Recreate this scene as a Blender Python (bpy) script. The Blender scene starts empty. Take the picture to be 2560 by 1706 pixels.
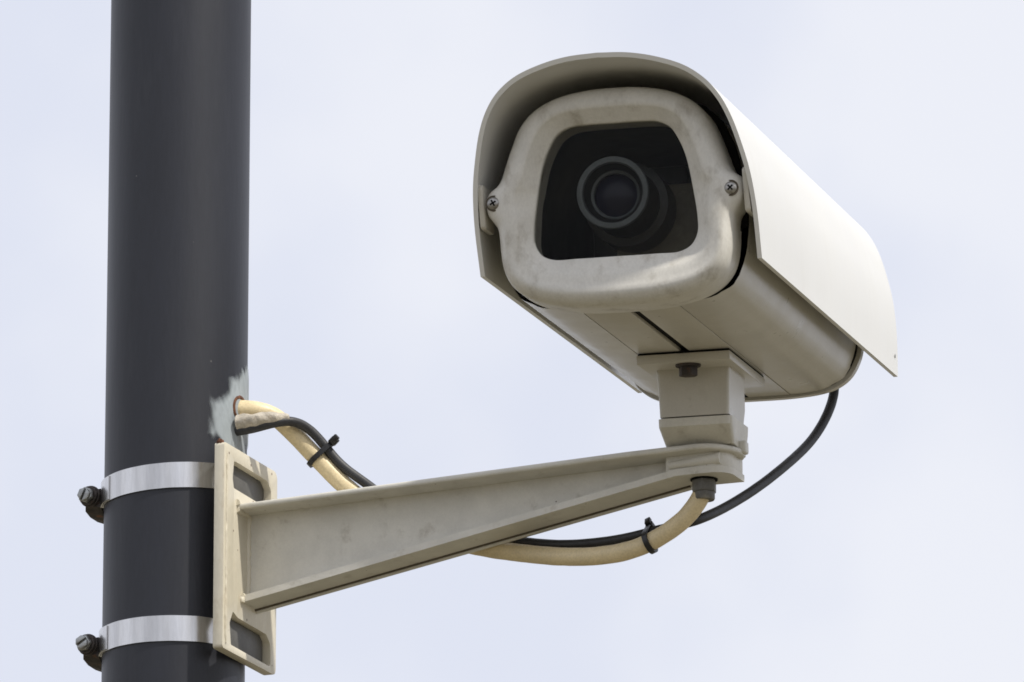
import bpy, bmesh, math, random
from math import sin, cos, pi, radians, sqrt, atan2, hypot
from mathutils import Vector, Matrix, noise
random.seed(7)

# ------------------------------------------------------------------ camera, sky, sun, exposure
sc = bpy.context.scene
Z0 = 2.72                                   # height of the photograph's mid level on the post above the ground
S_PX = 4658.0
ELEV = radians(15.5); DIST = 4.2
cam = bpy.data.cameras.new('camera'); camo = bpy.data.objects.new('camera', cam); sc.collection.objects.link(camo)
aim = Vector(((1280 - 443) / S_PX, 0, Z0))
fwd = Vector((0, cos(ELEV), sin(ELEV)))
camo.location = aim - DIST * fwd
camo.rotation_euler = (radians(90) + ELEV, 0, 0)
cam.sensor_width = 36; cam.lens = 36 * S_PX * DIST / 2560
cam.clip_start = 0.05; cam.clip_end = 2000
sc.camera = camo

SUN_AZ = radians(53)                        # to the right of the line from the camera to the post, on the camera's side
SUN_EL = radians(53)
sun_vec = Vector((sin(SUN_AZ) * cos(SUN_EL), -cos(SUN_AZ) * cos(SUN_EL), sin(SUN_EL)))
sl = bpy.data.lights.new('sun', 'SUN'); sl.energy = 3.7; sl.angle = radians(2.2); sl.color = (1, 0.955, 0.87)
so = bpy.data.objects.new('sun', sl); sc.collection.objects.link(so)
so.rotation_euler = sun_vec.to_track_quat('Z', 'Y').to_euler(); so.location = (3, -4, 8)

world = bpy.data.worlds.new('World'); sc.world = world; world.use_nodes = True
nt = world.node_tree; nt.nodes.clear()
N = nt.nodes.new; LK = nt.links.new
sky = N('ShaderNodeTexSky'); sky.sky_type = 'NISHITA'; sky.sun_disc = False
sky.sun_elevation = SUN_EL; sky.sun_rotation = atan2(sun_vec.x, sun_vec.y)
sky.air_density = 1.2; sky.dust_density = 3.0
bg1 = N('ShaderNodeBackground'); bg1.inputs['Strength'].default_value = 0.1; LK(sky.outputs[0], bg1.inputs[0])
tc = N('ShaderNodeTexCoord')
n1 = N('ShaderNodeTexNoise'); n1.inputs['Scale'].default_value = 26; n1.inputs['Detail'].default_value = 3; n1.inputs['Roughness'].default_value = 0.45
n2 = N('ShaderNodeTexNoise'); n2.inputs['Scale'].default_value = 9; n2.inputs['Detail'].default_value = 2
LK(tc.outputs['Generated'], n1.inputs['Vector']); LK(tc.outputs['Generated'], n2.inputs['Vector'])
ad = N('ShaderNodeMath'); ad.operation = 'ADD'; LK(n1.outputs[0], ad.inputs[0]); LK(n2.outputs[0], ad.inputs[1])
rp = N('ShaderNodeValToRGB'); rp.color_ramp.interpolation = 'EASE'
rp.color_ramp.elements[0].position = 0.41; rp.color_ramp.elements[0].color = (0.80, 0.832, 0.95, 1)
rp.color_ramp.elements[1].position = 0.62; rp.color_ramp.elements[1].color = (0.915, 0.93, 1.0, 1)
hf = N('ShaderNodeMath'); hf.operation = 'MULTIPLY'; hf.inputs[1].default_value = 0.5; LK(ad.outputs[0], hf.inputs[0])
LK(hf.outputs[0], rp.inputs[0])
bg2 = N('ShaderNodeBackground'); bg2.inputs['Strength'].default_value = 1.0; LK(rp.outputs[0], bg2.inputs[0])
mx = N('ShaderNodeMixShader'); mx.inputs[0].default_value = 0.9           # thin cloud veils most of the blue
LK(bg1.outputs[0], mx.inputs[1]); LK(bg2.outputs[0], mx.inputs[2])
wo = N('ShaderNodeOutputWorld'); LK(mx.outputs[0], wo.inputs[0])

vs = sc.view_settings; vs.view_transform = 'Standard'; vs.look = 'None'; vs.exposure = 0; vs.gamma = 1; vs.use_curve_mapping = False
sc.render.engine = 'CYCLES'
sc.cycles.filter_width = 1.7
sc.cycles.max_bounces = 10

# ------------------------------------------------------------------ helpers
MATS = {}
def mat(name, col, rough=0.5, metal=0.0, var=0.12, scale=70, fine=900, fine_amt=0.06, bump=0.0, bscale=600,
        grime_and_shade=None, chips=None, spec=0.5, coat=0.0, stretch=(1, 1, 1)):
    m = bpy.data.materials.new(name); m.use_nodes = True; MATS[name] = m
    t = m.node_tree; b = t.nodes['Principled BSDF']; A = t.nodes.new; K = t.links.new
    co = A('ShaderNodeTexCoord'); mp = A('ShaderNodeMapping'); mp.inputs['Scale'].default_value = stretch
    K(co.outputs['Object'], mp.inputs['Vector'])
    def nz(s, d=4, r=0.55):
        x = A('ShaderNodeTexNoise'); x.inputs['Scale'].default_value = s; x.inputs['Detail'].default_value = d
        x.inputs['Roughness'].default_value = r; K(mp.outputs[0], x.inputs['Vector']); return x.outputs[0]
    def ramp(src, p0, p1):
        x = A('ShaderNodeMapRange'); x.interpolation_type = 'SMOOTHSTEP'
        x.inputs['From Min'].default_value = p0; x.inputs['From Max'].default_value = p1; K(src, x.inputs['Value']); return x.outputs[0]
    def mixc(f, a, bb, mode='MIX'):
        x = A('ShaderNodeMix'); x.data_type = 'RGBA'; x.blend_type = mode
        if isinstance(f, float): x.inputs[0].default_value = f
        else: K(f, x.inputs[0])
        for v, i in ((a, 6), (bb, 7)):
            if isinstance(v, tuple): x.inputs[i].default_value = (*v[:3], 1)
            else: K(v, x.inputs[i])
        return x.outputs[2]
    lo = tuple(c * (1 - var) for c in col); hi = tuple(min(1, c * (1 + var)) for c in col)
    c = mixc(ramp(nz(scale), 0.3, 0.7), lo, hi)
    if fine_amt:
        fl = tuple(x * (1 - 2 * fine_amt) for x in (1, 1, 1))
        c = mixc(ramp(nz(fine, 2), 0.35, 0.65), c, mixc(1.0, c, fl, 'MULTIPLY'))
    if grime_and_shade:  # random blotches of real dirt and rust
        gc, gs, p0, p1, ga = grime_and_shade
        g = ramp(nz(gs, 6, 0.65), p0, p1)
        mu = A('ShaderNodeMath'); mu.operation = 'MULTIPLY'; mu.inputs[1].default_value = ga; K(g, mu.inputs[0])
        c = mixc(mu.outputs[0], c, gc)
    if chips:
        cc, cs, thr = chips
        vo = A('ShaderNodeTexVoronoi'); vo.inputs['Scale'].default_value = cs; vo.inputs['Randomness'].default_value = 1
        K(co.outputs['Object'], vo.inputs['Vector'])
        lt = ramp(vo.outputs['Distance'], thr, thr * 0.6)
        # only some of the cells carry a chip
        se = A('ShaderNodeSeparateColor'); K(vo.outputs['Color'], se.inputs[0])
        gt = A('ShaderNodeMath'); gt.operation = 'GREATER_THAN'; gt.inputs[1].default_value = 0.86; K(se.outputs[0], gt.inputs[0])
        mu2 = A('ShaderNodeMath'); mu2.operation = 'MULTIPLY'; K(lt, mu2.inputs[0]); K(gt.outputs[0], mu2.inputs[1])
        c = mixc(mu2.outputs[0], c, cc)
    K(c, b.inputs['Base Color'])
    b.inputs['Metallic'].default_value = metal
    b.inputs['Specular IOR Level'].default_value = spec
    b.inputs['Coat Weight'].default_value = coat
    rr = A('ShaderNodeMapRange'); rr.inputs['To Min'].default_value = max(0.02, rough - 0.08); rr.inputs['To Max'].default_value = min(1, rough + 0.1)
    K(nz(scale * 2.3), rr.inputs['Value']); K(rr.outputs[0], b.inputs['Roughness'])
    if bump:
        bp = A('ShaderNodeBump'); bp.inputs['Strength'].default_value = 1.0; bp.inputs['Distance'].default_value = bump
        K(nz(bscale, 5), bp.inputs['Height']); K(bp.outputs[0], b.inputs['Normal'])
    return m

mat('cream_paint', (0.66, 0.61, 0.49), 0.42, var=0.05, scale=40, fine_amt=0.02, bump=0.0005, bscale=90, grime_and_shade=((0.36, 0.28, 0.16), 85, 0.55, 0.80, 0.6), chips=((0.16, 0.10, 0.06), 150, 0.13), stretch=(1, 1, 0.4))
mat('grey_cream_paint', (0.62, 0.60, 0.535), 0.45, var=0.06, scale=60, fine_amt=0.02, bump=0.0004, bscale=110, grime_and_shade=((0.25, 0.21, 0.15), 90, 0.55, 0.80, 0.5), chips=((0.12, 0.09, 0.06), 160, 0.09))
mat('housing_paint', (0.53, 0.505, 0.44), 0.30, var=0.04, scale=30, fine_amt=0.02, bump=0.0001, bscale=200, grime_and_shade=((0.30, 0.26, 0.19), 60, 0.55, 0.85, 0.3))
mat('bezel_paint', (0.64, 0.62, 0.565), 0.42, var=0.05, scale=50, fine_amt=0.03, bump=0.00012, bscale=300, grime_and_shade=((0.27, 0.235, 0.175), 85, 0.48, 0.78, 0.66), stretch=(1, 1, 0.6))
mat('shield_paint', (0.69, 0.685, 0.655), 0.36, var=0.015, scale=18, fine_amt=0.0, bump=0.0012, bscale=9, grime_and_shade=((0.52, 0.49, 0.42), 45, 0.55, 0.9, 0.30), stretch=(1, 1, 0.22))
mat('post_paint', (0.0135, 0.0150, 0.0225), 0.45, var=0.10, scale=22, fine=420, fine_amt=0.05, bump=0.00007, bscale=500, grime_and_shade=((0.045, 0.046, 0.052), 60, 0.54, 0.85, 0.35), chips=((0.09, 0.09, 0.09), 95, 0.06), spec=0.5, stretch=(1, 1, 0.16))
mat('steel', (0.66, 0.65, 0.64), 0.24, metal=1.0, var=0.20, scale=55, fine_amt=0.03, bump=0.00012, bscale=60, grime_and_shade=((0.46, 0.40, 0.31), 70, 0.55, 0.75, 0.6), stretch=(1, 1, 0.12))  # stretched tone bands paint banded reflections into the strap colour
mat('dull_steel', (0.40, 0.41, 0.40), 0.42, metal=0.85, var=0.15, scale=120, bump=0.0002, bscale=600, grime_and_shade=((0.16, 0.12, 0.09), 300, 0.5, 0.75, 0.7))
mat('rusty_steel', (0.06, 0.05, 0.045), 0.6, metal=0.4, var=0.3, scale=200, bump=0.0005, bscale=500, grime_and_shade=((0.24, 0.09, 0.03), 180, 0.54, 0.72, 0.75))
mat('rust', (0.12, 0.045, 0.02), 0.85, var=0.35, scale=400, bump=0.0004)
mat('conduit_plastic', (0.74, 0.61, 0.37), 0.42, var=0.06, scale=60, bump=0.00012, bscale=400, grime_and_shade=((0.36, 0.26, 0.13), 110, 0.56, 0.82, 0.55))
mat('black_rubber', (0.022, 0.022, 0.024), 0.5, var=0.2, scale=150, bump=0.0001, bscale=600, grime_and_shade=((0.10, 0.10, 0.095), 120, 0.5, 0.85, 0.4))
mat('black_nylon', (0.012, 0.012, 0.013), 0.4, var=0.2, scale=200)
mat('sealant', (0.31, 0.345, 0.365), 0.55, var=0.12, scale=60, fine_amt=0.02, bump=0.0006, bscale=140, grime_and_shade=((0.15, 0.155, 0.165), 120, 0.50, 0.70, 0.75), stretch=(1, 1, 0.3))
mat('bead_sealant', (0.50, 0.45, 0.37), 0.6, var=0.16, scale=200, bump=0.0012, bscale=240, grime_and_shade=((0.20, 0.15, 0.09), 260, 0.56, 0.72, 0.8))
mat('seal_and_shade', (0.010, 0.0095, 0.009), 0.8, var=0.2, scale=100, spec=0.1)  # black for real seals and for shade painted into gaps and slot
mat('grime_and_shade', (0.10, 0.08, 0.055), 0.7, var=0.2, scale=300)  # brown used for painted shade in the lip groove and round the screws
mat('saddle_steel', (0.115, 0.112, 0.105), 0.55, metal=0.2, var=0.12, scale=80)
mat('chassis', (0.22, 0.195, 0.145), 0.5, var=0.25, scale=40)
mat('inner_black', (0.011, 0.0105, 0.009), 0.6, var=0.25, scale=60, spec=0.2, grime_and_shade=((0.035, 0.031, 0.022), 40, 0.45, 0.8, 0.6))
mat('lens_ring', (0.095, 0.11, 0.122), 0.35, var=0.1, scale=150, spec=0.6)
mat('lens_black', (0.007, 0.007, 0.008), 0.4, var=0.2, scale=150)
mat('screw_metal', (0.34, 0.33, 0.31), 0.36, metal=0.9, var=0.15, scale=300, grime_and_shade=((0.10, 0.08, 0.06), 400, 0.5, 0.75, 0.7))
mat('gland_plastic', (0.13, 0.125, 0.11), 0.5, var=0.2, scale=160, bump=0.0002, grime_and_shade=((0.30, 0.27, 0.21), 160, 0.5, 0.8, 0.6))
mat('paving', (0.148, 0.131, 0.088), 0.85, var=0.2, scale=0.8, fine=40, fine_amt=0.08, bump=0.004, bscale=30)
def glass_mat():
    m = bpy.data.materials.new('window_glass'); m.use_nodes = True; MATS['window_glass'] = m
    t = m.node_tree; t.nodes.clear(); A = t.nodes.new; K = t.links.new
    tr = A('ShaderNodeBsdfTransparent'); tr.inputs[0].default_value = (0.85, 0.85, 0.83, 1)
    gl = A('ShaderNodeBsdfGlossy'); gl.inputs['Roughness'].default_value = 0.05
    fr = A('ShaderNodeFresnel'); fr.inputs[0].default_value = 1.16     # reflection kept low in place of unbuilt dark surroundings it would mirror
    co = A('ShaderNodeTexCoord'); nz = A('ShaderNodeTexNoise'); nz.inputs['Scale'].default_value = 35; nz.inputs['Detail'].default_value = 5
    K(co.outputs['Object'], nz.inputs['Vector'])
    df = A('ShaderNodeBsdfDiffuse'); df.inputs[0].default_value = (0.45, 0.41, 0.32, 1)
    mr = A('ShaderNodeMapRange'); mr.inputs['From Min'].default_value = 0.45; mr.inputs['From Max'].default_value = 0.9; mr.inputs['To Max'].default_value = 0.012
    K(nz.outputs[0], mr.inputs[0])
    a = A('ShaderNodeMixShader'); K(fr.outputs[0], a.inputs[0]); K(tr.outputs[0], a.inputs[1]); K(gl.outputs[0], a.inputs[2])
    d = A('ShaderNodeMixShader'); K(mr.outputs[0], d.inputs[0]); K(a.outputs[0], d.inputs[1]); K(df.outputs[0], d.inputs[2])
    o = A('ShaderNodeOutputMaterial'); K(d.outputs[0], o.inputs[0])
glass_mat()
lg = mat('lens_glass', (0.012, 0.012, 0.03), 0.12, var=0.1, scale=50, spec=0.25)

COL = sc.collection
XF = {}                                     # object -> its matrix in the scene
def tag(o, label=None, cat=None, group=None, kind=None):
    for k, v in (('label', label), ('category', cat), ('group', group), ('kind', kind)):
        if v: o[k] = v
    return o
def thing(name, M, label, cat, group=None):
    o = bpy.data.objects.new(name, None); COL.objects.link(o); o.empty_display_size = 0.02
    o.matrix_world = M; XF[o] = M.copy()
    return tag(o, label, cat, group)
def link(name, bm, material, parent=None, angle=35, at=None):
    """bm in scene coordinates (post frame + Z0); one mesh object under parent"""
    M = XF[parent] if parent else (at or Matrix())
    bm.transform(M.inverted())
    bmesh.ops.recalc_face_normals(bm, faces=bm.faces)
    me = bpy.data.meshes.new(name); bm.to_mesh(me); bm.free()
    for f in me.polygons: f.use_smooth = True
    me.set_sharp_from_angle(angle=radians(angle))
    me.materials.append(MATS[material])
    o = bpy.data.objects.new(name, me); COL.objects.link(o)
    if parent: o.parent = parent
    else: o.matrix_world = M
    XF[o] = M
    return o

UP = Vector((0, 0, Z0))
PHI = radians(21.4)
bn = Vector((cos(PHI), -sin(PHI), 0)); bp_ = Vector((sin(PHI), cos(PHI), 0))
R_POST = 0.038
sm = MATS['sealant']; t_ = sm.node_tree; o_ = [n for n in t_.nodes if n.type == 'OUTPUT_MATERIAL'][0]      # thin edges let the post show through
at_ = t_.nodes.new('ShaderNodeAttribute'); at_.attribute_name = 'feather'
mr_ = t_.nodes.new('ShaderNodeMapRange'); mr_.inputs['From Min'].default_value = 0.0; mr_.inputs['From Max'].default_value = 1.1; mr_.interpolation_type = 'SMOOTHSTEP'; t_.links.new(at_.outputs['Fac'], mr_.inputs['Value'])
tr_ = t_.nodes.new('ShaderNodeBsdfTransparent'); ms_ = t_.nodes.new('ShaderNodeMixShader')
t_.links.new(mr_.outputs[0], ms_.inputs[0]); t_.links.new(tr_.outputs[0], ms_.inputs[1]); t_.links.new(t_.nodes['Principled BSDF'].outputs[0], ms_.inputs[2]); t_.links.new(ms_.outputs[0], o_.inputs[0])
MB = Matrix(((bn.x, bp_.x, 0, bn.x * R_POST), (bn.y, bp_.y, 0, bn.y * R_POST), (0, 0, 1, Z0), (0, 0, 0, 1)))     # bracket frame: out from post, along plate, up
hu = Vector((0.97190285, -0.23538235, 0.0)); hv = Vector((0.23433946, 0.9675967, 0.09403002)); hw = Vector((-0.02213301, -0.09138804, 0.99556936))
HO = Vector((0.23384299, -0.30136117, -0.04556379)) + UP
MH = Matrix(((hu.x, hv.x, hw.x, HO.x), (hu.y, hv.y, hw.y, HO.y), (hu.z, hv.z, hw.z, HO.z), (0, 0, 0, 1)))         # camera frame: right, back, up
MP = Matrix.Translation(UP)
mm = 0.001

def bevel_sharp(bm, w, seg=2, ang=30):
    es = [e for e in bm.edges if len(e.link_faces) == 2 and e.calc_face_angle(0) > radians(ang)]
    if es and w: bmesh.ops.bevel(bm, geom=es, offset=w, segments=seg, affect='EDGES', profile=0.5, clamp_overlap=True)
def from_rings(rings, cap=True, closed=True, loop=False):
    bm = bmesh.new(); vr = [[bm.verts.new(p) for p in r] for r in rings]; n = len(rings[0])
    m = len(vr)
    for i in range(m if loop else m - 1):
        a, b = vr[i], vr[(i + 1) % m]
        for j in range(n if closed else n - 1):
            k = (j + 1) % n
            try: bm.faces.new((a[j], a[k], b[k], b[j]))
            except ValueError: pass
    if cap and not loop:
        bm.faces.new(vr[0][::-1]); bm.faces.new(vr[-1])
    return bm
def prism(outline, z0, z1, holes=(), zf0=None, zf1=None):
    """outline and holes in x, y; z0/z1 numbers or functions of (x, y)"""
    f0 = z0 if callable(z0) else (lambda x, y: z0); f1 = z1 if callable(z1) else (lambda x, y: z1)
    bm = bmesh.new()
    for f in (f0, f1):
        es = []
        for lp in (outline, *holes):
            vv = [bm.verts.new((x, y, f(x, y))) for x, y in lp]
            for i in range(len(vv)): es.append(bm.edges.new((vv[i], vv[(i + 1) % len(vv)])))
        if holes: bmesh.ops.triangle_fill(bm, use_beauty=True, edges=es)
        else: bm.faces.new(vv)
    bm.verts.ensure_lookup_table()
    tot = sum(len(l) for l in (outline, *holes)); k = 0
    for lp in (outline, *holes):
        n = len(lp)
        for i in range(n):
            a, b = k + i, k + (i + 1) % n
            bm.faces.new((bm.verts[a], bm.verts[b], bm.verts[b + tot], bm.verts[a + tot]))
        k += n
    bmesh.ops.recalc_face_normals(bm, faces=bm.faces)
    return bm
def box(x0, x1, y0, y1, z0, z1, bev=0, seg=2):
    bm = prism([(x0, y0), (x1, y0), (x1, y1), (x0, y1)], z0, z1); bevel_sharp(bm, bev, seg); return bm
def lathe(profile, n=40, cap=True):
    """profile of (radius, z) about z"""
    return from_rings([[(r * cos(2 * pi * i / n), r * sin(2 * pi * i / n), z) for i in range(n)] for r, z in profile], cap)
def axis_matrix(p, d, twist=0.0):
    d = Vector(d).normalized(); q = d.to_track_quat('Z', 'Y')
    return Matrix.Translation(p) @ q.to_matrix().to_4x4() @ Matrix.Rotation(twist, 4, 'Z')
def rounded(pts, rads, n=6):
    out = []; m = len(pts)
    for i in range(m):
        p0, p1, p2 = (Vector(pts[(i + k) % m]) for k in (-1, 0, 1))
        r = rads[i] if isinstance(rads, (list, tuple)) else rads
        if r <= 0: out.append(tuple(p1)); continue
        a = (p0 - p1).normalized(); b = (p2 - p1).normalized()
        ang = a.angle(b); t = min(r / math.tan(ang / 2), 0.48 * (p0 - p1).length, 0.48 * (p2 - p1).length)
        q0, q2 = p1 + a * t, p1 + b * t
        for k in range(n + 1):
            s = k / n; out.append(tuple(q0 * (1 - s) ** 2 + p1 * 2 * s * (1 - s) + q2 * s * s))
    return out
def spline(pts, per=8, closed=False):
    P = [Vector(p) for p in pts]; n = len(P); out = []
    rng = n if closed else n - 1
    for i in range(rng):
        g = (lambda k: P[k % n]) if closed else (lambda k: P[max(0, min(n - 1, k))])
        p0, p1, p2, p3 = g(i - 1), g(i), g(i + 1), g(i + 2)
        # centripetal Catmull-Rom
        t0 = 0; t1 = t0 + max(1e-9, (p1 - p0).length) ** .5; t2 = t1 + max(1e-9, (p2 - p1).length) ** .5; t3 = t2 + max(1e-9, (p3 - p2).length) ** .5
        if (p1 - p0).length < 1e-12: t1 = t0 + (t2 - t1); t2 = t1 + max(1e-9, (p2 - p1).length) ** .5; t3 = t2 + max(1e-9, (p3 - p2).length) ** .5; p0 = p1 - (p2 - p1)
        if (p3 - p2).length < 1e-12: p3 = p2 + (p2 - p1); t3 = t2 + (t2 - t1)
        for k in range(per):
            t = t1 + (t2 - t1) * k / per
            A1 = p0 * ((t1 - t) / (t1 - t0)) + p1 * ((t - t0) / (t1 - t0)); A2 = p1 * ((t2 - t) / (t2 - t1)) + p2 * ((t - t1) / (t2 - t1)); A3 = p2 * ((t3 - t) / (t3 - t2)) + p3 * ((t - t2) / (t3 - t2))
            B1 = A1 * ((t2 - t) / (t2 - t0)) + A2 * ((t - t0) / (t2 - t0)); B2 = A2 * ((t3 - t) / (t3 - t1)) + A3 * ((t - t1) / (t3 - t1))
            out.append(B1 * ((t2 - t) / (t2 - t1)) + B2 * ((t - t1) / (t2 - t1)))
    if not closed: out.append(P[-1])
    return out
def tube(path, rad, n=20, lump=0.0, lscale=120, squash=None):
    P = path; m = len(P); rings = []
    up = Vector((0, 1, 0)); prev = None
    for i in range(m):
        t = (P[min(i + 1, m - 1)] - P[max(i - 1, 0)]).normalized()
        if prev is None: a = t.orthogonal().normalized()
        else: a = (prev - t * prev.dot(t)).normalized()
        prev = a; b = t.cross(a)
        r0 = rad(i / (m - 1)) if callable(rad) else rad
        ring = []
        for j in range(n):
            d = a * cos(2 * pi * j / n) + b * sin(2 * pi * j / n)
            q = P[i] + d * r0
            if lump: q = q + d * lump * noise.noise(q * lscale)
            ring.append(q)
        rings.append(ring)
    return from_rings(rings)
def xf(bm, M): bm.transform(M); return bm
def merge(*bms):
    me = bpy.data.meshes.new('tmp'); out = bmesh.new()
    for b in bms:
        b.to_mesh(me); b.free(); out.from_mesh(me)
    bpy.data.meshes.remove(me); return out

# ------------------------------------------------------------------ ground (below the frame)
bm = bmesh.new()
g = [bm.verts.new((x * 400, y * 400, 0)) for x, y in ((-1, -1), (1, -1), (1, 1), (-1, 1))]; bm.faces.new(g)
tag(link('ground', bm, 'paving'), 'warm grey paving around the foot of the post', kind='structure')

# ------------------------------------------------------------------ the post
post = thing('steel_post', Matrix(), 'dark slate painted round steel post carrying the camera bracket', 'post')
prof = [(R_POST, 0.012), (R_POST, 1.2), (R_POST, 2.2)] + [(R_POST, 2.3 + 0.05 * k) for k in range(22)]
ztop = prof[-1][1]
link('shaft', lathe(prof + [(R_POST - 0.0015, ztop + 0.0015)], 128), 'post_paint', post)
link('top_cap', xf(lathe([(R_POST + 0.001, 0.0), (R_POST + 0.001, 0.012), (R_POST * 0.8, 0.02), (R_POST * 0.3, 0.024)], 64), Matrix.Translation((0, 0, ztop + 0.0015))), 'post_paint', post)
link('base_flange', lathe([(0.10, 0.0), (0.10, 0.011), (0.098, 0.013), (0.04, 0.013)], 64), 'post_paint', post)
# smear of sealant round the cable hole: angle in degrees, height
poly = [(-5, -.0130), (-16, -.0160), (-26, -.0200), (-35, -.0245), (-41.5, -.0265), (-43, -.0300), (-46, -.0350), (-50, -.0385), (-54.5, -.0385), (-60, -.0375), (-62, -.043), (-62, -.0520),
        (-63, -.0610), (-58, -.0635), (-54, -.0625), (-51, -.0660), (-40, -.072), (-22, -.076), (-12, -.0705), (-8, -.063), (6, -.060), (14, -.045), (9, -.025), (0, -.017)]
def inside(x, y, pl):
    c = False; j = len(pl) - 1
    for i in range(len(pl)):
        (xi, yi), (xj, yj) = pl[i], pl[j]
        if (yi > y) != (yj > y) and x < (xj - xi) * (y - yi) / (yj - yi) + xi: c = not c
        j = i
    return c
def seg_dist(x, y, pl):
    best = 9
    for i in range(len(pl)):
        ax, ay = pl[i - 1]; bx, by = pl[i]; dx, dy = bx - ax, by - ay; L = dx * dx + dy * dy
        t = max(0, min(1, ((x - ax) * dx + (y - ay) * dy) / L)); best = min(best, hypot(x - ax - t * dx, y - ay - t * dy))
    return best
arc = radians(1) * R_POST
pm = [(a * arc, z) for a, z in poly]
bm = bmesh.new(); cell = 0.00045; grid = {}
x0, x1 = min(p[0] for p in pm), max(p[0] for p in pm); y0, y1 = min(p[1] for p in pm), max(p[1] for p in pm)
nx, ny = int((x1 - x0) / cell) + 4, int((y1 - y0) / cell) + 4
fl = bm.verts.layers.float.new('feather')
def sheet_h(x, y):
    wx = x + 0.0010 * noise.noise(Vector((x * 260, y * 160, 3))); wy = y + 0.0016 * noise.noise(Vector((x * 260, y * 160, 9)))
    if not inside(wx, wy, pm): return None
    d = seg_dist(wx, wy, pm)
    streak = noise.noise(Vector((x * 330 + y * 130, y * 55, 5)))
    return (min(1, d / 0.0022) * (0.00055 + 0.00030 * noise.noise(Vector((x * 200, y * 90, 1))) + 0.00020 * streak) + 0.00005, d + 0.0018 * streak)
hs = {}
for i in range(nx):
    for j in range(ny):
        x, y = x0 - cell + i * cell, y0 - cell + j * cell
        hs[i, j] = (x, y, sheet_h(x, y))
for i in range(nx - 1):
    for j in range(ny - 1):
        k4 = ((i, j), (i + 1, j), (i + 1, j + 1), (i, j + 1))
        if all(hs[k][2] is not None for k in k4):
            for k in k4:
                if k not in grid:
                    x, y, (h, d) = hs[k]; a = x / R_POST; r = R_POST + max(h, 0.00005)
                    grid[k] = bm.verts.new((r * cos(a), r * sin(a), y + Z0)); grid[k][fl] = d / 0.005
            bm.faces.new([grid[k] for k in k4])
link('sealant_smear', bm, 'sealant', post, 80)
def on_post(deg, z, r=R_POST): return Vector((r * cos(radians(deg)), r * sin(radians(deg)), z)) + UP
# rust edged hole: a shallow ring lying on the curved wall
ha, hz = -25.0, -0.0424
rings = []
for rr, lift in ((0.0078, 0.0002), (0.0074, 0.0010), (0.0062, 0.0012), (0.0055, 0.0003)):
    ring = []
    for k in range(40):
        t = 2 * pi * k / 40; w = 1 + 0.05 * noise.noise(Vector((cos(t) * 3, sin(t) * 3, 2)))
        ring.append(on_post(ha + rr * w * cos(t) / arc, hz + rr * w * sin(t), R_POST + lift))
    rings.append(ring)
link('rusty_hole_rim', from_rings(rings, cap=False), 'rust', post, 60)

# ------------------------------------------------------------------ bracket
brk = thing('arm_bracket', MB @ Matrix.Translation((0, 0, -0.18)), 'cream painted steel bracket arm strapped to the post and holding up the camera', 'bracket')
BT = 0.0058
def pz(pts): return [(p * mm, z * mm) for p, z in pts]
hole_u = rounded(pz([(-24.2, -86), (-22.6, -76.2), (-15.5, -76.0), (22, -76.4), (27.5, -80.5), (27.8, -91.5), (-22.6, -91.0)]), [.002, .001, .001, .003, .004, .003, .001], 4)
hole_l = rounded(pz([(-26.5, -165), (-22.2, -158), (-15.4, -160.0), (22, -160.5), (28, -164.5), (28.8, -177), (20, -177.0), (-24.5, -176.5)]), [.001, .0008, .001, .003, .004, .003, .002, .001], 4)
outer = rounded([(-.0357, -.1803), (.0357, -.1803), (.0357, -.0687), (-.0357, -.0687)], [.002, .004, .005, .002], 5)
bm = prism(outer, 0.0003, BT, (hole_u, hole_l)); bevel_sharp(bm, 0.0008, 2, 60)
# prism is (p, z, out): turn to (out, p, z)
bm.transform(Matrix(((0, 0, 1, 0), (1, 0, 0, 0), (0, 1, 0, 0), (0, 0, 0, 1))))
link('back_plate', xf(bm, MB), 'cream_paint', brk, 30)
bm = lathe([(0.0016, -0.0012), (0.0022, 0.0), (0.0018, 0.0016), (0.0006, 0.0022)], 14)
for v_ in bm.verts: v_.co += v_.co.normalized() * 0.0007 * noise.noise(v_.co * 900)
link('rust_blister', xf(bm, MB @ Matrix.Translation((0.0025, -0.0335, -0.0687))), 'rust', brk, 60)
rid = [Vector((BT + 0.0001, -0.0322 + 0.0012 * noise.noise(Vector((0, 0, k * .21))), -0.074 - 0.103 * k / 60)) for k in range(61)]
link('paint_ridge', xf(tube(rid, 0.0007, 8, 0.0006, 420), MB), 'cream_paint', brk, 70)
LB = 0.2633; RB = 0.0202                    # boss centre along the arm, boss radius (from post surface)
def ease(x): return max(0, min(1, x))
def ztop(a, p=0): return -0.0985 + 0.0078 * ease((a - BT) / (LB - RB - BT))
def zbot(a, p=0): return -0.1505 + 0.0455 * ease((a - BT) / (LB - 0.012 - BT))
def plan(h0, h1, R, n=20):
    out = []
    a1 = LB - sqrt(max(0, R * R - h1 * h1))
    for k in range(9): a = BT - 0.0004 + (a1 - BT) * k / 8; out.append((a, -(h0 + (h1 - h0) * k / 8)))
    t0 = math.asin(h1 / R)
    for k in range(1, n): t = (pi - t0) * (2 * k / n - 1); out.append((LB + R * cos(t), R * sin(t)))
    for k in range(8, -1, -1): a = BT - 0.0004 + (a1 - BT) * k / 8; out.append((a, h0 + (h1 - h0) * k / 8))
    return out
bm = prism(plan(0.0183, 0.0196, RB, 36), lambda a, p: ztop(a) - 0.0032, lambda a, p: ztop(a)); bevel_sharp(bm, 0.0013, 4, 50)
link('top_flange', xf(bm, MB), 'grey_cream_paint', brk, 40)
AE = LB + 0.0166
rings = []
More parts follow.
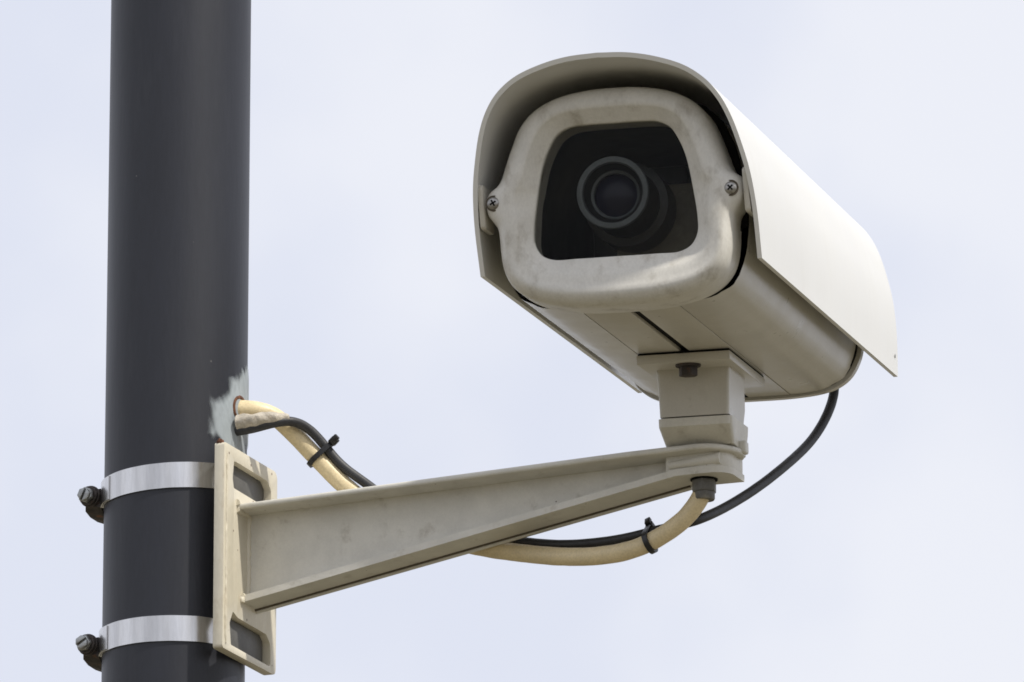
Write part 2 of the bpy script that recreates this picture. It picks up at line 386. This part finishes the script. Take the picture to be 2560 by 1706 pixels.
for a in [BT - 0.0004 + (LB - 0.012 - BT) * k / 12 for k in range(13)] + [LB - 0.004] + [AE - 0.010 + 0.010 * sin(pi / 2 * k / 8) for k in range(9)]:
    hf_ = 0.0105 + 0.0022 * (a - BT) / (AE - BT); x_ = max(0, (a - (AE - 0.010)) / 0.010); hn_ = hf_ - 0.010 * (1 - sqrt(max(0, 1 - x_ * x_)))
    rings.append([(a, -hn_, zbot(a)), (a, hf_, zbot(a)), (a, hf_, zbot(a) + 0.0036), (a, -hn_, zbot(a) + 0.0036)])
bm = from_rings(rings); bevel_sharp(bm, 0.0013, 4, 60)
link('bottom_flange', xf(bm, MB), 'grey_cream_paint', brk, 40)
# rolled lip along the far lower edge of the bottom flange
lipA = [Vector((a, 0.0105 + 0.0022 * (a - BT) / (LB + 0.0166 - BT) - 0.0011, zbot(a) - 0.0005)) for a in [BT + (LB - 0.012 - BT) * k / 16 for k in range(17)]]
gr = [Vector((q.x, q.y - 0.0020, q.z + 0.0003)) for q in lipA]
link('lip_gap_shade', xf(tube(gr, 0.0007, 8), MB), 'grime_and_shade', brk, 60)  # dark strip paints in the shadow gap along the lip, with some grime
link('flange_lip', xf(tube(lipA, 0.0014, 10), MB), 'grey_cream_paint', brk, 60)
# web between the flanges
aw = [BT + (LB - 0.016 - BT) * k / 12 for k in range(13)]
rings = []
for a in aw:
    t_, b_ = ztop(a) - 0.0030, zbot(a) + 0.0032
    rings.append([(a, -0.0026, b_), (a, 0.0026, b_), (a, 0.0026, t_), (a, -0.0026, t_)])
link('web', xf(from_rings(rings), MB), 'grey_cream_paint', brk, 40)
# welds where arm meets plate
def weld(a, p0, z0, p1, z1, r=0.0016, n=26):
    pts = [Vector((a, p0 + (p1 - p0) * k / n, z0 + (z1 - z0) * k / n)) for k in range(n + 1)]
    return xf(tube(pts, r, 10, 0.0009, 500), MB)
for w_ in ((BT, -.019, ztop(0) + .0002, .019, ztop(0) + .0002), (BT, -.0185, ztop(0) - .0032, -.003, ztop(0) - .0034), (BT, -.0115, zbot(0) + .0036, -.002, zbot(0) + .0036),
           (BT, -.0112, zbot(0) + .0034, -.0112, zbot(0) - .0004), (BT, -.0028, ztop(0) - .003, -.0028, zbot(0) + .003)):
    link('weld_bead', weld(*w_), 'cream_paint', brk, 60)
# boss at the arm end
bl_ = rounded([(LB - 0.0185, -0.0112), (AE - 0.0003, -0.0124), (AE - 0.0003, 0.0124), (LB - 0.0185, 0.0112)], [.0015, .010, .002, .0015], 8)
bm = prism(bl_, -0.1022, -0.0934); bevel_sharp(bm, 0.0006, 2, 50)
boss = link('boss', xf(bm, MB), 'grey_cream_paint', brk, 40)
# low swelling on the boss face, tapering out towards its end
sw = [Vector((LB - 0.016 + 0.028 * k / 14, -0.0108, -0.0990 + 0.0016 * k / 14)) for k in range(15)]
link('casting_rib', xf(tube(sw, lambda q: 0.0022 + 0.0012 * q, 12), MB), 'grey_cream_paint', boss, 60)
bc = MB @ Vector((LB, 0, 0)); bc.z = 0
# swivel base: rectangle above (camera frame), circle on the boss
def rect_ring(hu_, v0, v1, w_, n=12, rad=0.004):
    base = rounded([(-hu_, v0), (hu_, v0), (hu_, v1), (-hu_, v1)], rad, 5); per = []
    for i in range(len(base)):
        a, b = Vector(base[i]), Vector(base[(i + 1) % len(base)]); k_ = 10 if (b - a).length > 0.012 else 1
        per += [tuple(a.lerp(b, j / k_)) for j in range(k_)]
    base = per
    return [MH @ Vector((x, y, w_)) for x, y in base]
top = rect_ring(0.0196, 0.1665, 0.212, -0.0487)
zt = -0.0905 + Z0
mid1 = rect_ring(0.0195, 0.1668, 0.2115, -0.0530)
foot = [Vector((q.x, q.y, zt + 0.0004)) for q in rect_ring(0.0182, 0.1775, 0.2105, -0.0640)]
bm = from_rings([foot, mid1, top]); bevel_sharp(bm, 0.0006, 2, 60)
link('swivel_base', bm, 'grey_cream_paint', brk, 40)
# lug with a clamp screw at the right side of the swivel base
lug = MH @ Matrix.Translation((0.0205, 0.192, -0.0610))
link('clamp_lug', xf(box(-0.003, 0.0019, -0.004, 0.004, -0.0045, 0.0022, 0.0012, 3), lug), 'grey_cream_paint', brk)
# knuckle block that tilts with the camera
def knuckle():
    rings = []
    for w_, hb, v0, v1 in ((-0.0480, 0.0183, 0.1665, 0.2050), (-0.040, 0.0186, 0.1665, 0.2085), (-0.032, 0.0189, 0.1663, 0.207), (-0.0228, 0.0196, 0.166, 0.2045)):
        rings.append(rect_ring(hb, v0, v1, w_, 8, 0.0018))
    return from_rings(rings)
link('swivel_block', knuckle(), 'housing_paint', brk, 30)
link('mounting_plate', xf(box(-0.0252, 0.0242, 0.145, 0.234, -0.0234, -0.0186, 0.0007), MH), 'housing_paint', brk)
link('plate_gap_shade', xf(box(-0.0245, 0.0236, 0.1460, 0.2335, -0.0187, -0.0176, 0), MH), 'seal_and_shade', brk)  # dark filler closes the gap and paints in its line of shade
def hexb(r, h, bev=0.0004):
    bm = prism([(r * cos(pi / 3 * k), r * sin(pi / 3 * k)) for k in range(6)], 0, h); bevel_sharp(bm, bev, 2, 30); return bm
bo = link('plate_bolt', xf(hexb(0.0050, 0.0062), MH @ axis_matrix((0.0003, 0.1535, -0.0233), (0, 0, -1))), 'rusty_steel', brk)
link('washer', xf(lathe([(0.0066, 0), (0.0066, 0.0011), (0.0062, 0.0014)], 28), MH @ axis_matrix((0.0003, 0.1535, -0.0233), (0, 0, -1))), 'rusty_steel', bo)

# ------------------------------------------------------------------ strap clamps
def strap_clamp(z, tilt, label, twist):
    M = MP @ Matrix.Translation((0, 0, z)) @ Matrix(((1, 0, 0, 0), (0, 1, 0, 0), (tilt, 0, 1, 0), (0, 0, 0, 1)))
    Mr = MP @ Matrix.Translation((0, 0, z))
    t = thing('strap_clamp', Mr, label, 'clamp', 'steel strap clamps round the post')
    def band(r0, r1, a0, a1, h, n):
        rings = []
        for i in range(n + 1):
            a = radians(a0 + (a1 - a0) * i / n); c, s = cos(a), sin(a)
            # slight waviness of hand-tightened strap
            wv = 0.00018 * noise.noise(Vector((c * 4, s * 4, z * 90)))
            rings.append([((r0) * c, (r0) * s, -h + wv), ((r1 + wv) * c, (r1 + wv) * s, -h + wv), ((r1 + wv * .4) * c, (r1 + wv * .4) * s, h + wv), (r0 * c, r0 * s, h + wv)])
        bm = from_rings(rings); bevel_sharp(bm, 0.0002, 1, 60); return xf(bm, M.copy())
    link('band', band(0.03805, 0.0390, -176, 176, 0.0069, 180), 'steel', t, 50)
    link('band_tail', band(0.0391, 0.0398, -178, -151, 0.0064, 24), 'steel', t, 50)
    sd = box(0.0011, 0.0019, -0.0205, 0.0268, -0.0078, 0.0078, 0.0003); link('saddle', xf(sd, MB @ Matrix.Translation((0, 0, z + (0.0005 if z > -0.1 else -0.0008)))), 'saddle_steel', t)
    # screw housing at the post's left side, running away round the post
    rings = []
    for y, xa, xb, h0, h1 in ((-0.0015, -0.0395, -0.0478, -0.0062, 0.0042), (0.006, -0.0385, -0.0482, -0.0085, 0.0050), (0.014, -0.0370, -0.0460, -0.0105, 0.0050), (0.022, -0.0335, -0.0425, -0.0115, 0.0045), (0.030, -0.027, -0.0350, -0.0110, 0.004)):
        rings.append([(xa, y, h0), (xb, y, h0 * .72), (xb, y, h1 * .75), (xa, y, h1)])
    bm = from_rings(rings); bevel_sharp(bm, 0.0008, 2, 40)
    link('screw_housing', xf(bm, M.copy()), 'rusty_steel', t)
    ax = Vector((-0.42, -0.9, -0.02)); p0 = Vector((-0.0450, -0.001, 0.0))
    sc_ = link('clamp_screw', xf(lathe([(0.0028, -0.003), (0.0028, 0.0015), (0.0030, 0.0045)], 20), M @ axis_matrix(p0, ax)), 'rusty_steel', t)
    for k, (d, r) in enumerate(((0.0004, 0.0058), (0.0026, 0.0052))):
        link('washer', xf(lathe([(r, d), (r, d + 0.0010), (r - .0004, d + 0.0013)], 28), M @ axis_matrix(p0, ax)), 'rusty_steel', sc_)
    # slotted hexagon head
    R_ = 0.0044; hd = prism([(R_ * cos(pi / 3 * k), R_ * sin(pi / 3 * k)) for k in range(6)], 0.0042, 0.0072)
    bevel_sharp(hd, 0.0005, 2, 30)
    s_ = 0.0006
    halves = []
    for sgn in (-1, 1):
        out = [(x, y) for x, y in [(sgn * s_, -R_ * .8), (sgn * R_ * .78, -R_ * .42), (sgn * R_ * .78, R_ * .42), (sgn * s_, R_ * .8)]]
        h = prism(out, 0.0071, 0.0090); bevel_sharp(h, 0.0005, 2, 30); halves.append(h)
    link('screw_head', xf(merge(hd, *halves), M @ axis_matrix(p0, ax, twist)), 'dull_steel', sc_)
    return t
strap_clamp(-0.0842, 0.053, 'upper steel strap clamp round the post, just below the cable hole', radians(-25))
strap_clamp(-0.1675, 0.006, 'lower steel strap clamp round the post, near the bottom edge of the bracket plate', radians(-60))

# ------------------------------------------------------------------ security camera
camr = thing('security_camera', MH, 'off-white outdoor security camera housing with hooded sunshield and dark glass front', 'security camera')
def H(bm): return xf(bm, MH)
half = [(0, 100.5), (15, 99.7), (29, 97.0), (43.5, 91.8), (53.5, 84.6), (59.8, 76.5), (64.2, 67), (68.2, 53), (70.6, 41), (72.0, 24), (71.9, 0)]
hp = spline([(u, w, 0) for u, w in half], 6)
prof = [(-q.x, q.y) for q in hp[::-1]][:-1] + [(q.x, q.y) for q in hp]           # left bottom over the top to right bottom
TH = 2.3
def inset(pr, d):
    out = []
    for i, (x, y) in enumerate(pr):
        a, b = pr[max(0, i - 1)], pr[min(len(pr) - 1, i + 1)]
        tx, ty = b[0] - a[0], b[1] - a[1]; l = hypot(tx, ty); out.append((x + ty / l * d, y - tx / l * d))
    return out
inn = inset(prof, TH)
def vfront(w): return -0.43 * w
LS = 360
rings = []
for (xo, wo_), (xi, wi) in zip(prof, inn):
    rings.append([(xo * mm, vfront(wo_) * mm, wo_ * mm), (xo * mm, LS * mm, wo_ * mm), (xi * mm, LS * mm, wi * mm), (xi * mm, vfront(wi) * mm, wi * mm)])
bm = from_rings(rings); bevel_sharp(bm, 0.0006, 2, 60)
shield = link('sunshield', H(bm), 'shield_paint', camr, 40)
for s in (-1, 1):
    tb = prism(rounded([(-10.5 * mm, 22 * mm), (8 * mm, 22 * mm), (8 * mm, 44 * mm), (-16.5 * mm, 44 * mm)], 0.003, 4), 0.0660, 0.0690); bevel_sharp(tb, 0.0008, 2, 40)
    tb.transform(Matrix(((0, 0, s, 0), (1, 0, 0, 0), (0, 1, 0, 0), (0, 0, 0, 1))))
    link('mounting_tab', H(tb), 'housing_paint', shield)
link('rivet', H(xf(lathe([(0.0013, 0), (0.0012, 0.0004), (0.0005, 0.0006)], 16), axis_matrix((0.0719, 0.352, 0.010), (1, 0, 0)))), 'dull_steel', shield)

# lower body, an extrusion with a recessed belly for the two rails
bh = [(25.4, -11), (25.4, -17.2), (33, -16.9), (39, -16.3), (43, -15.6), (46, -14.6), (48.2, -13.3), (50.2, -12.4), (52.4, -11.4), (54.6, -9.9), (57.6, -5.4), (60, 0.6), (61.3, 5.0), (62.0, 8.6), (63.3, 20), (63.2, 34), (61.0, 47), (57.8, 60), (52.0, 72.5), (44, 80.5), (34, 85.3), (18, 89.0), (0, 90)]
def full(hp_): return [(-u, w) for u, w in hp_[::-1]][:-1] + list(hp_) if hp_[-1][0] == 0 else [(-u, w) for u, w in hp_] + [(u, w) for u, w in hp_[::-1]]
left = [(-u, w) for u, w in bh[:-1]]
bprof = bh + left[::-1]
def ringv(pr, v): return [(u * mm, v * mm, w * mm) for u, w in pr]
bm = from_rings([ringv(bprof, 12.5), ringv(bprof, 296)], cap=False); bm.verts.ensure_lookup_table(); bm.faces.new([bm.verts[k] for k in range(len(bprof), 2 * len(bprof))]); bevel_sharp(bm, 0.0005, 2, 50)
body = link('body', H(bm), 'housing_paint', camr, 32)
neck = [(u * (.97 if w < 15 else .997), (w - 35) * (.965 if w < 15 else .997) + 35) for u, w in bprof]
for s in (-1, 1):
    a, b = sorted((s * 2.3, s * 24.9))
    link('belly_rail', H(box(a * mm, b * mm, 0.016, 0.2962, -0.0174, -0.0105, 0.0004)), 'housing_paint', camr)
link('slot_shade', H(box(-0.0026, 0.0026, 0.0165, 0.296, -0.0156, -0.0105)), 'seal_and_shade', camr)  # black strip stands in for the shade inside the slot
bump = [(0, -18.6), (26, -18.4), (42, -16.8), (51, -14.0), (58, -8.6), (63, 0.5), (64.6, 9), (65.0, 30), (62, 48), (54, 72), (45, 82), (26, 89), (0, 91.5)]
rp_ = bump + [(-u, w) for u, w in bump[1:-1]][::-1]
rs = [(q.x, q.y) for q in spline([(u, w, 0) for u, w in rp_], 4, True)]
gs = [(u * .965, (w - 35) * .968 + 35) for u, w in rs]
link('rear_gasket', H(from_rings([ringv(gs, 295.5), ringv(gs, 299)])), 'seal_and_shade', camr)
bm = from_rings([ringv(rs, 298.6), ringv(rs, 304), ringv([(u * .97, (w - 35) * .97 + 35) for u, w in rs], 306)]); bevel_sharp(bm, 0.0005, 2, 50)
link('rear_plate', H(bm), 'housing_paint', camr)
link('rear_cable_gland', H(xf(merge(hexb(0.0085, 0.006), lathe([(0.0062, 0.006), (0.006, 0.016), (0.0042, 0.019)], 24)), axis_matrix((0.0410, 0.3058, 0.006), (0, 1, 0)))), 'gland_plastic', camr)

# front bezel lofted between its outer outline and the window opening
wh = [(0, 71.8), (15, 71.8), (22.5, 71.1), (28.8, 67.8), (33.0, 61.5), (36.6, 52.5), (40.3, 33), (41.8, 21), (41.6, 13.4), (38.5, 7.4), (32.5, 4.3), (20, 4.0), (0, 4.0)]
oh = [(0, 89.8), (12, 89.4), (26, 87.1), (36, 83.2), (42.9, 78.4), (48.3, 71.6), (52.3, 62.5), (55.6, 53.5), (58.2, 46.2), (60.6, 42.8), (63.6, 40.8), (65.8, 37.6), (66.3, 33.6), (65.4, 29.2), (62.9, 25.6), (60.5, 22.2), (59.6, 17.5), (59.0, 9), (58.0, 2.0), (55.6, -4.6), (51.0, -10.2), (44.0, -14.6), (34, -17.8), (22, -19.8), (0, -20.6)]
def closed_curve(h, per=6):
    pts = h + [(-u, w) for u, w in h[1:-1]][::-1]
    return [(q.x, q.y) for q in spline([(u, w, 0) for u, w in pts], per, True)]
CW = (0, 35.0); NA = 280
def polar(curve):
    ang = []
    for u, w in curve: ang.append((atan2(w - CW[1], u - CW[0]) % (2 * pi), hypot(u - CW[0], w - CW[1])))
    ang.sort(); out = []
    for k in range(NA):
        a = 2 * pi * k / NA
        lo = None
        for i in range(len(ang)):
            a0, r0 = ang[i - 1]; a1, r1 = ang[i]
            if i == 0: a0 -= 2 * pi
            if a0 <= a <= a1: lo = r0 + (r1 - r0) * (a - a0) / max(1e-9, a1 - a0); break
        if lo is None:
            a0, r0 = ang[-1]; a1, r1 = ang[0][0] + 2 * pi, ang[0][1]; lo = r0 + (r1 - r0) * (a - a0) / max(1e-9, a1 - a0)
        out.append(lo)
    return out
rn = polar([q for i_, p_ in enumerate(neck) for q in [tuple(Vector(neck[i_ - 1]).lerp(Vector(p_), k / 6)) for k in range(6)]])
ro, ri = polar(closed_curve(oh)), polar(closed_curve(wh))
def lip(t, v, k):
    if t < 0.36 or v > -9.5: return v
    q = min(1, max(0, (sin(2 * pi * k / NA) + 0.80) / 0.9)); q = q * q * (3 - 2 * q)
    base = -9.5 - 5.2 * max(0, 1 - (t - 0.36) / 0.64) ** 0.8
    return base + (v - base) * (0.30 + 0.70 * q)
def bezel_ring(t, v, r_add=0.0):
    return [((CW[0] + (ro[k] * (1 - t) + ri[k] * t + r_add) * cos(2 * pi * k / NA)) * mm, lip(t, v, k) * mm, (CW[1] + (ro[k] * (1 - t) + ri[k] * t + r_add) * sin(2 * pi * k / NA)) * mm) for k in range(NA)]
profile = [(0, 11.8), (0, 0), (0, -7), (.015, -9.4), (.05, -11.8), (.10, -13.7), (.17, -15.3), (.26, -16.4), (.36, -17.0), (.46, -17.2), (.54, -17.15), (.60, -16.95), (.63, -16.6), (.655, -16.0), (.97, -10.2), (1.0, -9.5), (1.0, -3.0), (.93, -3.0), (.93, 11.8)]
bm = from_rings([bezel_ring(t, v) for t, v in profile], cap=False, loop=True)
bezel = link('bezel', H(bm), 'bezel_paint', camr, 70)
rn = [r * (0.962 if sin(2 * pi * k / NA) < -0.25 else 1.0) for k, r in enumerate(rn)]
def nring(rr, v): return [((CW[0] + rr[k] * cos(2 * pi * k / NA)) * mm, v * mm, (CW[1] + rr[k] * sin(2 * pi * k / NA)) * mm) for k in range(NA)]
r_in = [r + 4.0 for r in ri]
link('gap_shade_ring', H(from_rings([nring(rn, 8.5), nring(rn, 13.5), nring(r_in, 13.5), nring(r_in, 8.5)], cap=False, loop=True)), 'seal_and_shade', camr, 40)  # black ring stands in for deep shade in the gap behind the bezel
pane = [((CW[0] + (ri[k] + 0.8) * cos(2 * pi * k / NA)) * mm, (CW[1] + (ri[k] + 0.8) * sin(2 * pi * k / NA)) * mm) for k in range(0, NA, 2)]
bm = prism(pane, 0, 0.0018); bm.transform(Matrix(((1, 0, 0, 0), (0, 0, 1, -0.0086), (0, 1, 0, 0), (0, 0, 0, 1))))
link('window_pane', H(bm), 'window_glass', bezel)
# tongue of the bezel reaching under the belly
bm = box(-0.0245, 0.0262, -0.006, 0.0152, -0.0192, -0.0150, 0.0012, 2); link('bezel_tongue', H(bm), 'bezel_paint', bezel)
# cross-head screws in the two ears
def screw(u, w, tw):
    M = MH @ axis_matrix((u * mm, -0.0140, w * mm), (0, -1, 0))
    rings = [[(r * cos(2 * pi * i / 32), r * sin(2 * pi * i / 32), z) for i in range(32)] for r, z in ((3.3 * mm, -0.002), (3.3 * mm, 0.0022), (3.0 * mm, 0.0029), (2.0 * mm, 0.0034), (0.9 * mm, 0.0036))]
    s_ = link('screw', xf(from_rings(rings), M), 'screw_metal', bezel, 50)
    c = merge(box(-0.0017, 0.0017, -0.00042, 0.00042, 0.0030, 0.00375), box(-0.00042, 0.00042, -0.0017, 0.0017, 0.0030, 0.00377))
    link('cross_recess', xf(c, M @ Matrix.Rotation(tw, 4, 'Z')), 'seal_and_shade', s_)
    link('recess_shade_ring', xf(from_rings([[(r * cos(2 * pi * i / 32), r * sin(2 * pi * i / 32), z) for i in range(32)] for r, z in ((4.0 * mm, 0.0014), (4.1 * mm, 0.0021), (3.8 * mm, 0.0023), (3.3 * mm, 0.0020))], cap=False), M), 'grime_and_shade', s_, 60)  # brown ring paints in the shade of an uncut recess
screw(-60.6, 33.6, 0.5); screw(60.3, 33.3, 0.75)
# inside: dark sleeve and the lens behind the pane
sl_ = [[((CW[0] + (ri[k] * sc_ + 2.0) * cos(2 * pi * k / NA)) * mm, v * mm, (CW[1] + (ri[k] * sc_ + 2.0) * sin(2 * pi * k / NA)) * mm) for k in range(0, NA, 4)] for sc_, v in ((1.0, -6.4), (1.0, 8), (1.02, 60), (1.02, 150))]
bm = from_rings(sl_, cap=False); bm.verts.ensure_lookup_table(); n_ = len(sl_[0]); bm.faces.new([bm.verts[i] for i in range(3 * n_, 4 * n_)])
link('inner_sleeve', H(bm), 'inner_black', camr)
link('chassis_plate', H(box(-0.012, 0.0455, 0.046, 0.048, 0.001, 0.050, 0.001)), 'chassis', camr)
LC = (-2.2 * mm, 37.4 * mm)
ML = MH @ axis_matrix((LC[0], -0.0045, LC[1]), (0, 1, 0))       # z runs into the housing
lens = link('lens_barrel', xf(from_rings([[(r * cos(2 * pi * i / 64) * mm, r * sin(2 * pi * i / 64) * mm, z * mm) for i in range(64)] for r, z in ((17.6, 0.6), (17.6, 30), (21.5, 31), (21.5, 62), (5, 62), (5, 12), (10.0, 11), (11.2, 9), (14.6, 1.6), (15.4, 0.6))], cap=False, loop=True), ML), 'lens_black', camr, 30)
link('front_ring', xf(from_rings([[(r * cos(2 * pi * i / 64) * mm, r * sin(2 * pi * i / 64) * mm, z * mm) for i in range(64)] for r, z in ((18.4, 1.6), (18.4, -0.1), (18.0, -0.5), (15.6, -0.5), (15.2, 0), (15.0, 1.6))], cap=False, loop=True), ML), 'lens_ring', lens, 30)
link('inner_ring', xf(from_rings([[(r * cos(2 * pi * i / 64) * mm, r * sin(2 * pi * i / 64) * mm, z * mm) for i in range(64)] for r, z in ((12.6, 6.6), (12.4, 5.9), (11.2, 6.6), (11.0, 8.8), (12.0, 8.8))], cap=False, loop=True), ML), 'lens_ring', lens, 30)
link('lens_glass', xf(from_rings([[(r * cos(2 * pi * i / 48) * mm, r * sin(2 * pi * i / 48) * mm, z * mm) for i in range(48)] for r, z in ((11.1, 9.4), (9, 8.2), (6.5, 7.1), (3.5, 6.3), (0.6, 6.0))]), ML), 'lens_glass', lens, 60)
link('camera_module', H(box(-0.027, 0.023, 0.058, 0.145, 0.012, 0.062, 0.002)), 'lens_black', camr)

# ------------------------------------------------------------------ cables
CREAM = [(0.0260,-0.0123,-0.0417),(0.0354,-0.0139,-0.0422),(0.0453,-0.0145,-0.0428),(0.0525,-0.0120,-0.0447),(0.0584,-0.0100,-0.0491),(0.0687,-0.0076,-0.0595),(0.0786,-0.0072,-0.0700),(0.0880,-0.0066,-0.0797),(0.1073,-0.0109,-0.0969),(0.1309,-0.0212,-0.1109),(0.1586,-0.0385,-0.1228),(0.1847,-0.0584,-0.1319),(0.2131,-0.0771,-0.1389),(0.2343,-0.0886,-0.1398),(0.2484,-0.0963,-0.1372),(0.2624,-0.1028,-0.1305),(0.2715,-0.1064,-0.1231),(0.2765,-0.1084,-0.1163),(0.2788,-0.1093,-0.1120),(0.2795,-0.1095,-0.1078)]
BLACK = [(0.0263,-0.0167,-0.0553),(0.0364,-0.0207,-0.0552),(0.0456,-0.0232,-0.0537),(0.0541,-0.0223,-0.0510),(0.0612,-0.0197,-0.0497),(0.0671,-0.0150,-0.0500),(0.0728,-0.0124,-0.0533),(0.0792,-0.0106,-0.0601),(0.0850,-0.0097,-0.0675),(0.0923,-0.0104,-0.0748),(0.1032,-0.0115,-0.0825),(0.1202,-0.0170,-0.0978),(0.1458,-0.0325,-0.1126),(0.1797,-0.0522,-0.1234),(0.1990,-0.0651,-0.1288),(0.2132,-0.0728,-0.1308),(0.2344,-0.0843,-0.1313),(0.2485,-0.0909,-0.1295),(0.2589,-0.0923,-0.1270),(0.2713,-0.0961,-0.1248),(0.2767,-0.0972,-0.1235),(0.2915,-0.0750,-0.1114),(0.3105,-0.0500,-0.0933),(0.3260,-0.0270,-0.0751),(0.3394,-0.0030,-0.0570),(0.3478,0.0065,-0.0416),(0.3523,0.0135,-0.0284)]
def relax(P, it):
    P = [p.copy() for p in P]
    for _ in range(it):
        Q = [p.copy() for p in P]
        for i in range(1, len(P) - 1): Q[i] = P[i] * 0.5 + (P[i - 1] + P[i + 1]) * 0.25
        P = Q
    return P
cp = spline([Vector(p) + UP for p in CREAM], 10); cp = relax(cp, 40)
tail = [MH @ Vector(p) for p in ((0.0417, 0.3365, -0.0060), (0.0413, 0.3335, 0.0030), (0.0410, 0.3262, 0.0060), (0.0410, 0.318, 0.0060))]
bpth = spline([Vector(p) + UP for p in BLACK] + tail, 10); bpth = relax(bpth, 40)
cond = thing('conduit_hose', Matrix.Translation(cp[0]), 'cream plastic conduit hose looping from the post hole under the bracket arm', 'conduit')
def crad(s): return 0.0048 + 0.0012 * max(0, 1 - s / 0.14)
link('hose', tube(cp, crad, 28, 0.00018, 160), 'conduit_plastic', cond, 60)
gz = zbot(LB) + Z0
GX = Matrix.Translation((0.2795, -0.1097, 0))
gl = link('gland_nut', xf(hexb(0.0068, 0.0066, 0.0007), GX @ Matrix.Translation((0, 0, gz - 0.0072)) @ Matrix.Rotation(0.35, 4, 'Z')), 'gland_plastic', cond)
link('gland_collar', xf(lathe([(0.0052, -0.0112), (0.0056, -0.0105), (0.0056, -0.0072)], 28), GX @ Matrix.Translation((0, 0, gz))), 'gland_plastic', gl)
link('gland_washer', xf(lathe([(0.0064, -0.0008), (0.0072, -0.0006), (0.0072, 0.0004)], 28), GX @ Matrix.Translation((0, 0, gz))), 'seal_and_shade', gl)
# lumpy sealant bead between hose and cable at the hole
bd = spline([Vector(p) + UP for p in ((0.0335, -0.0215, -0.0508), (0.0395, -0.0232, -0.0508), (0.0470, -0.0240, -0.0498), (0.0545, -0.0228, -0.0485), (0.0605, -0.0205, -0.0484))], 8)
link('sealant_bead', tube(bd, lambda s: 0.0040 * (1 - 0.6 * s * s), 18, 0.0010, 260), 'bead_sealant', cond, 70)
blk = thing('black_cable', Matrix.Translation(bpth[0]), 'thin black rubber cable running beside the conduit up to the back of the camera', 'cable')
link('cable_sheath', tube(bpth, 0.0026, 18, 0.00006, 200), 'black_rubber', blk, 60)

# ------------------------------------------------------------------ cable ties
def nearest(path, p): return min(range(len(path)), key=lambda i: (path[i] - p).length)
def cable_tie(ic, label, head_side, head_len, skew=0.0):
    c = cp[ic]; t = (cp[ic + 1] - cp[ic - 1]).normalized()
    # where the black cable crosses the same plane
    j = min(range(1, len(bpth) - 1), key=lambda k: (abs((bpth[k] - c).dot(t)) + (bpth[k] - c).length * 0.25))
    d = bpth[j] - c; d = d - t * d.dot(t); L = d.length; d = d / L; e = t.cross(d)
    pts = []
    for k in range(48):
        a = 2 * pi * k / 48; dr = Vector((cos(a), sin(a)))
        s1 = 0.0050; s2 = L * dr.x + 0.0028
        r = max(s1, s2)                                   # support function of the two round sections
        pts.append((a, r))
    # hull points from the support function
    hull = []
    for k in range(48):
        a, r = pts[k]; (a0, r0), (a1, r1) = pts[k - 1], pts[(k + 1) % 48]
        rd = (r1 - r0) / (2 * 2 * pi / 48); hull.append((r * cos(a) - rd * sin(a), r * sin(a) + rd * cos(a)))
    T = thing('cable_tie', Matrix.Translation(c), label, 'cable tie', 'black cable ties on the conduit')
    tt = (t + d * skew).normalized()
    rings = []
    for x, y in hull:
        n_ = Vector((x, y)); n_.normalize()
        base = c + d * x + e * y; out = d * n_.x + e * n_.y; w = 0.0014
        rings.append([base - tt * w, base - tt * w + out * 0.0012, base + tt * w + out * 0.0012, base + tt * w])
    bm = from_rings(rings, cap=False, loop=True); link('strap', bm, 'black_nylon', T, 50)
    hd = c + d * (L + 0.0028) + e * head_side
    Mx = Matrix(((tt.x, e.x, d.x, hd.x), (tt.y, e.y, d.y, hd.y), (tt.z, e.z, d.z, hd.z), (0, 0, 0, 1)))
    link('tie_head', xf(box(-0.0021, 0.0021, -0.0021, 0.0021, 0.0004, 0.0004 + head_len, 0.0006), Mx), 'black_nylon', T)
    link('tie_tail', xf(box(-0.0016, 0.0016, 0.0012, 0.0036, head_len * .4, head_len + 0.0022, 0.0004), Mx), 'black_nylon', T)
i1 = nearest(cp, Vector((0.0755, -0.0073, -0.0668)) + UP); i2 = nearest(cp, Vector((0.2515, -0.0978, -0.1360)) + UP)
cable_tie(i1, 'black cable tie with a stubby head on the conduit above the bracket arm', -0.001, 0.0044)
cable_tie(i2, 'black cable tie on the hanging conduit loop below the bracket arm', 0.0, 0.0040, 0.0)
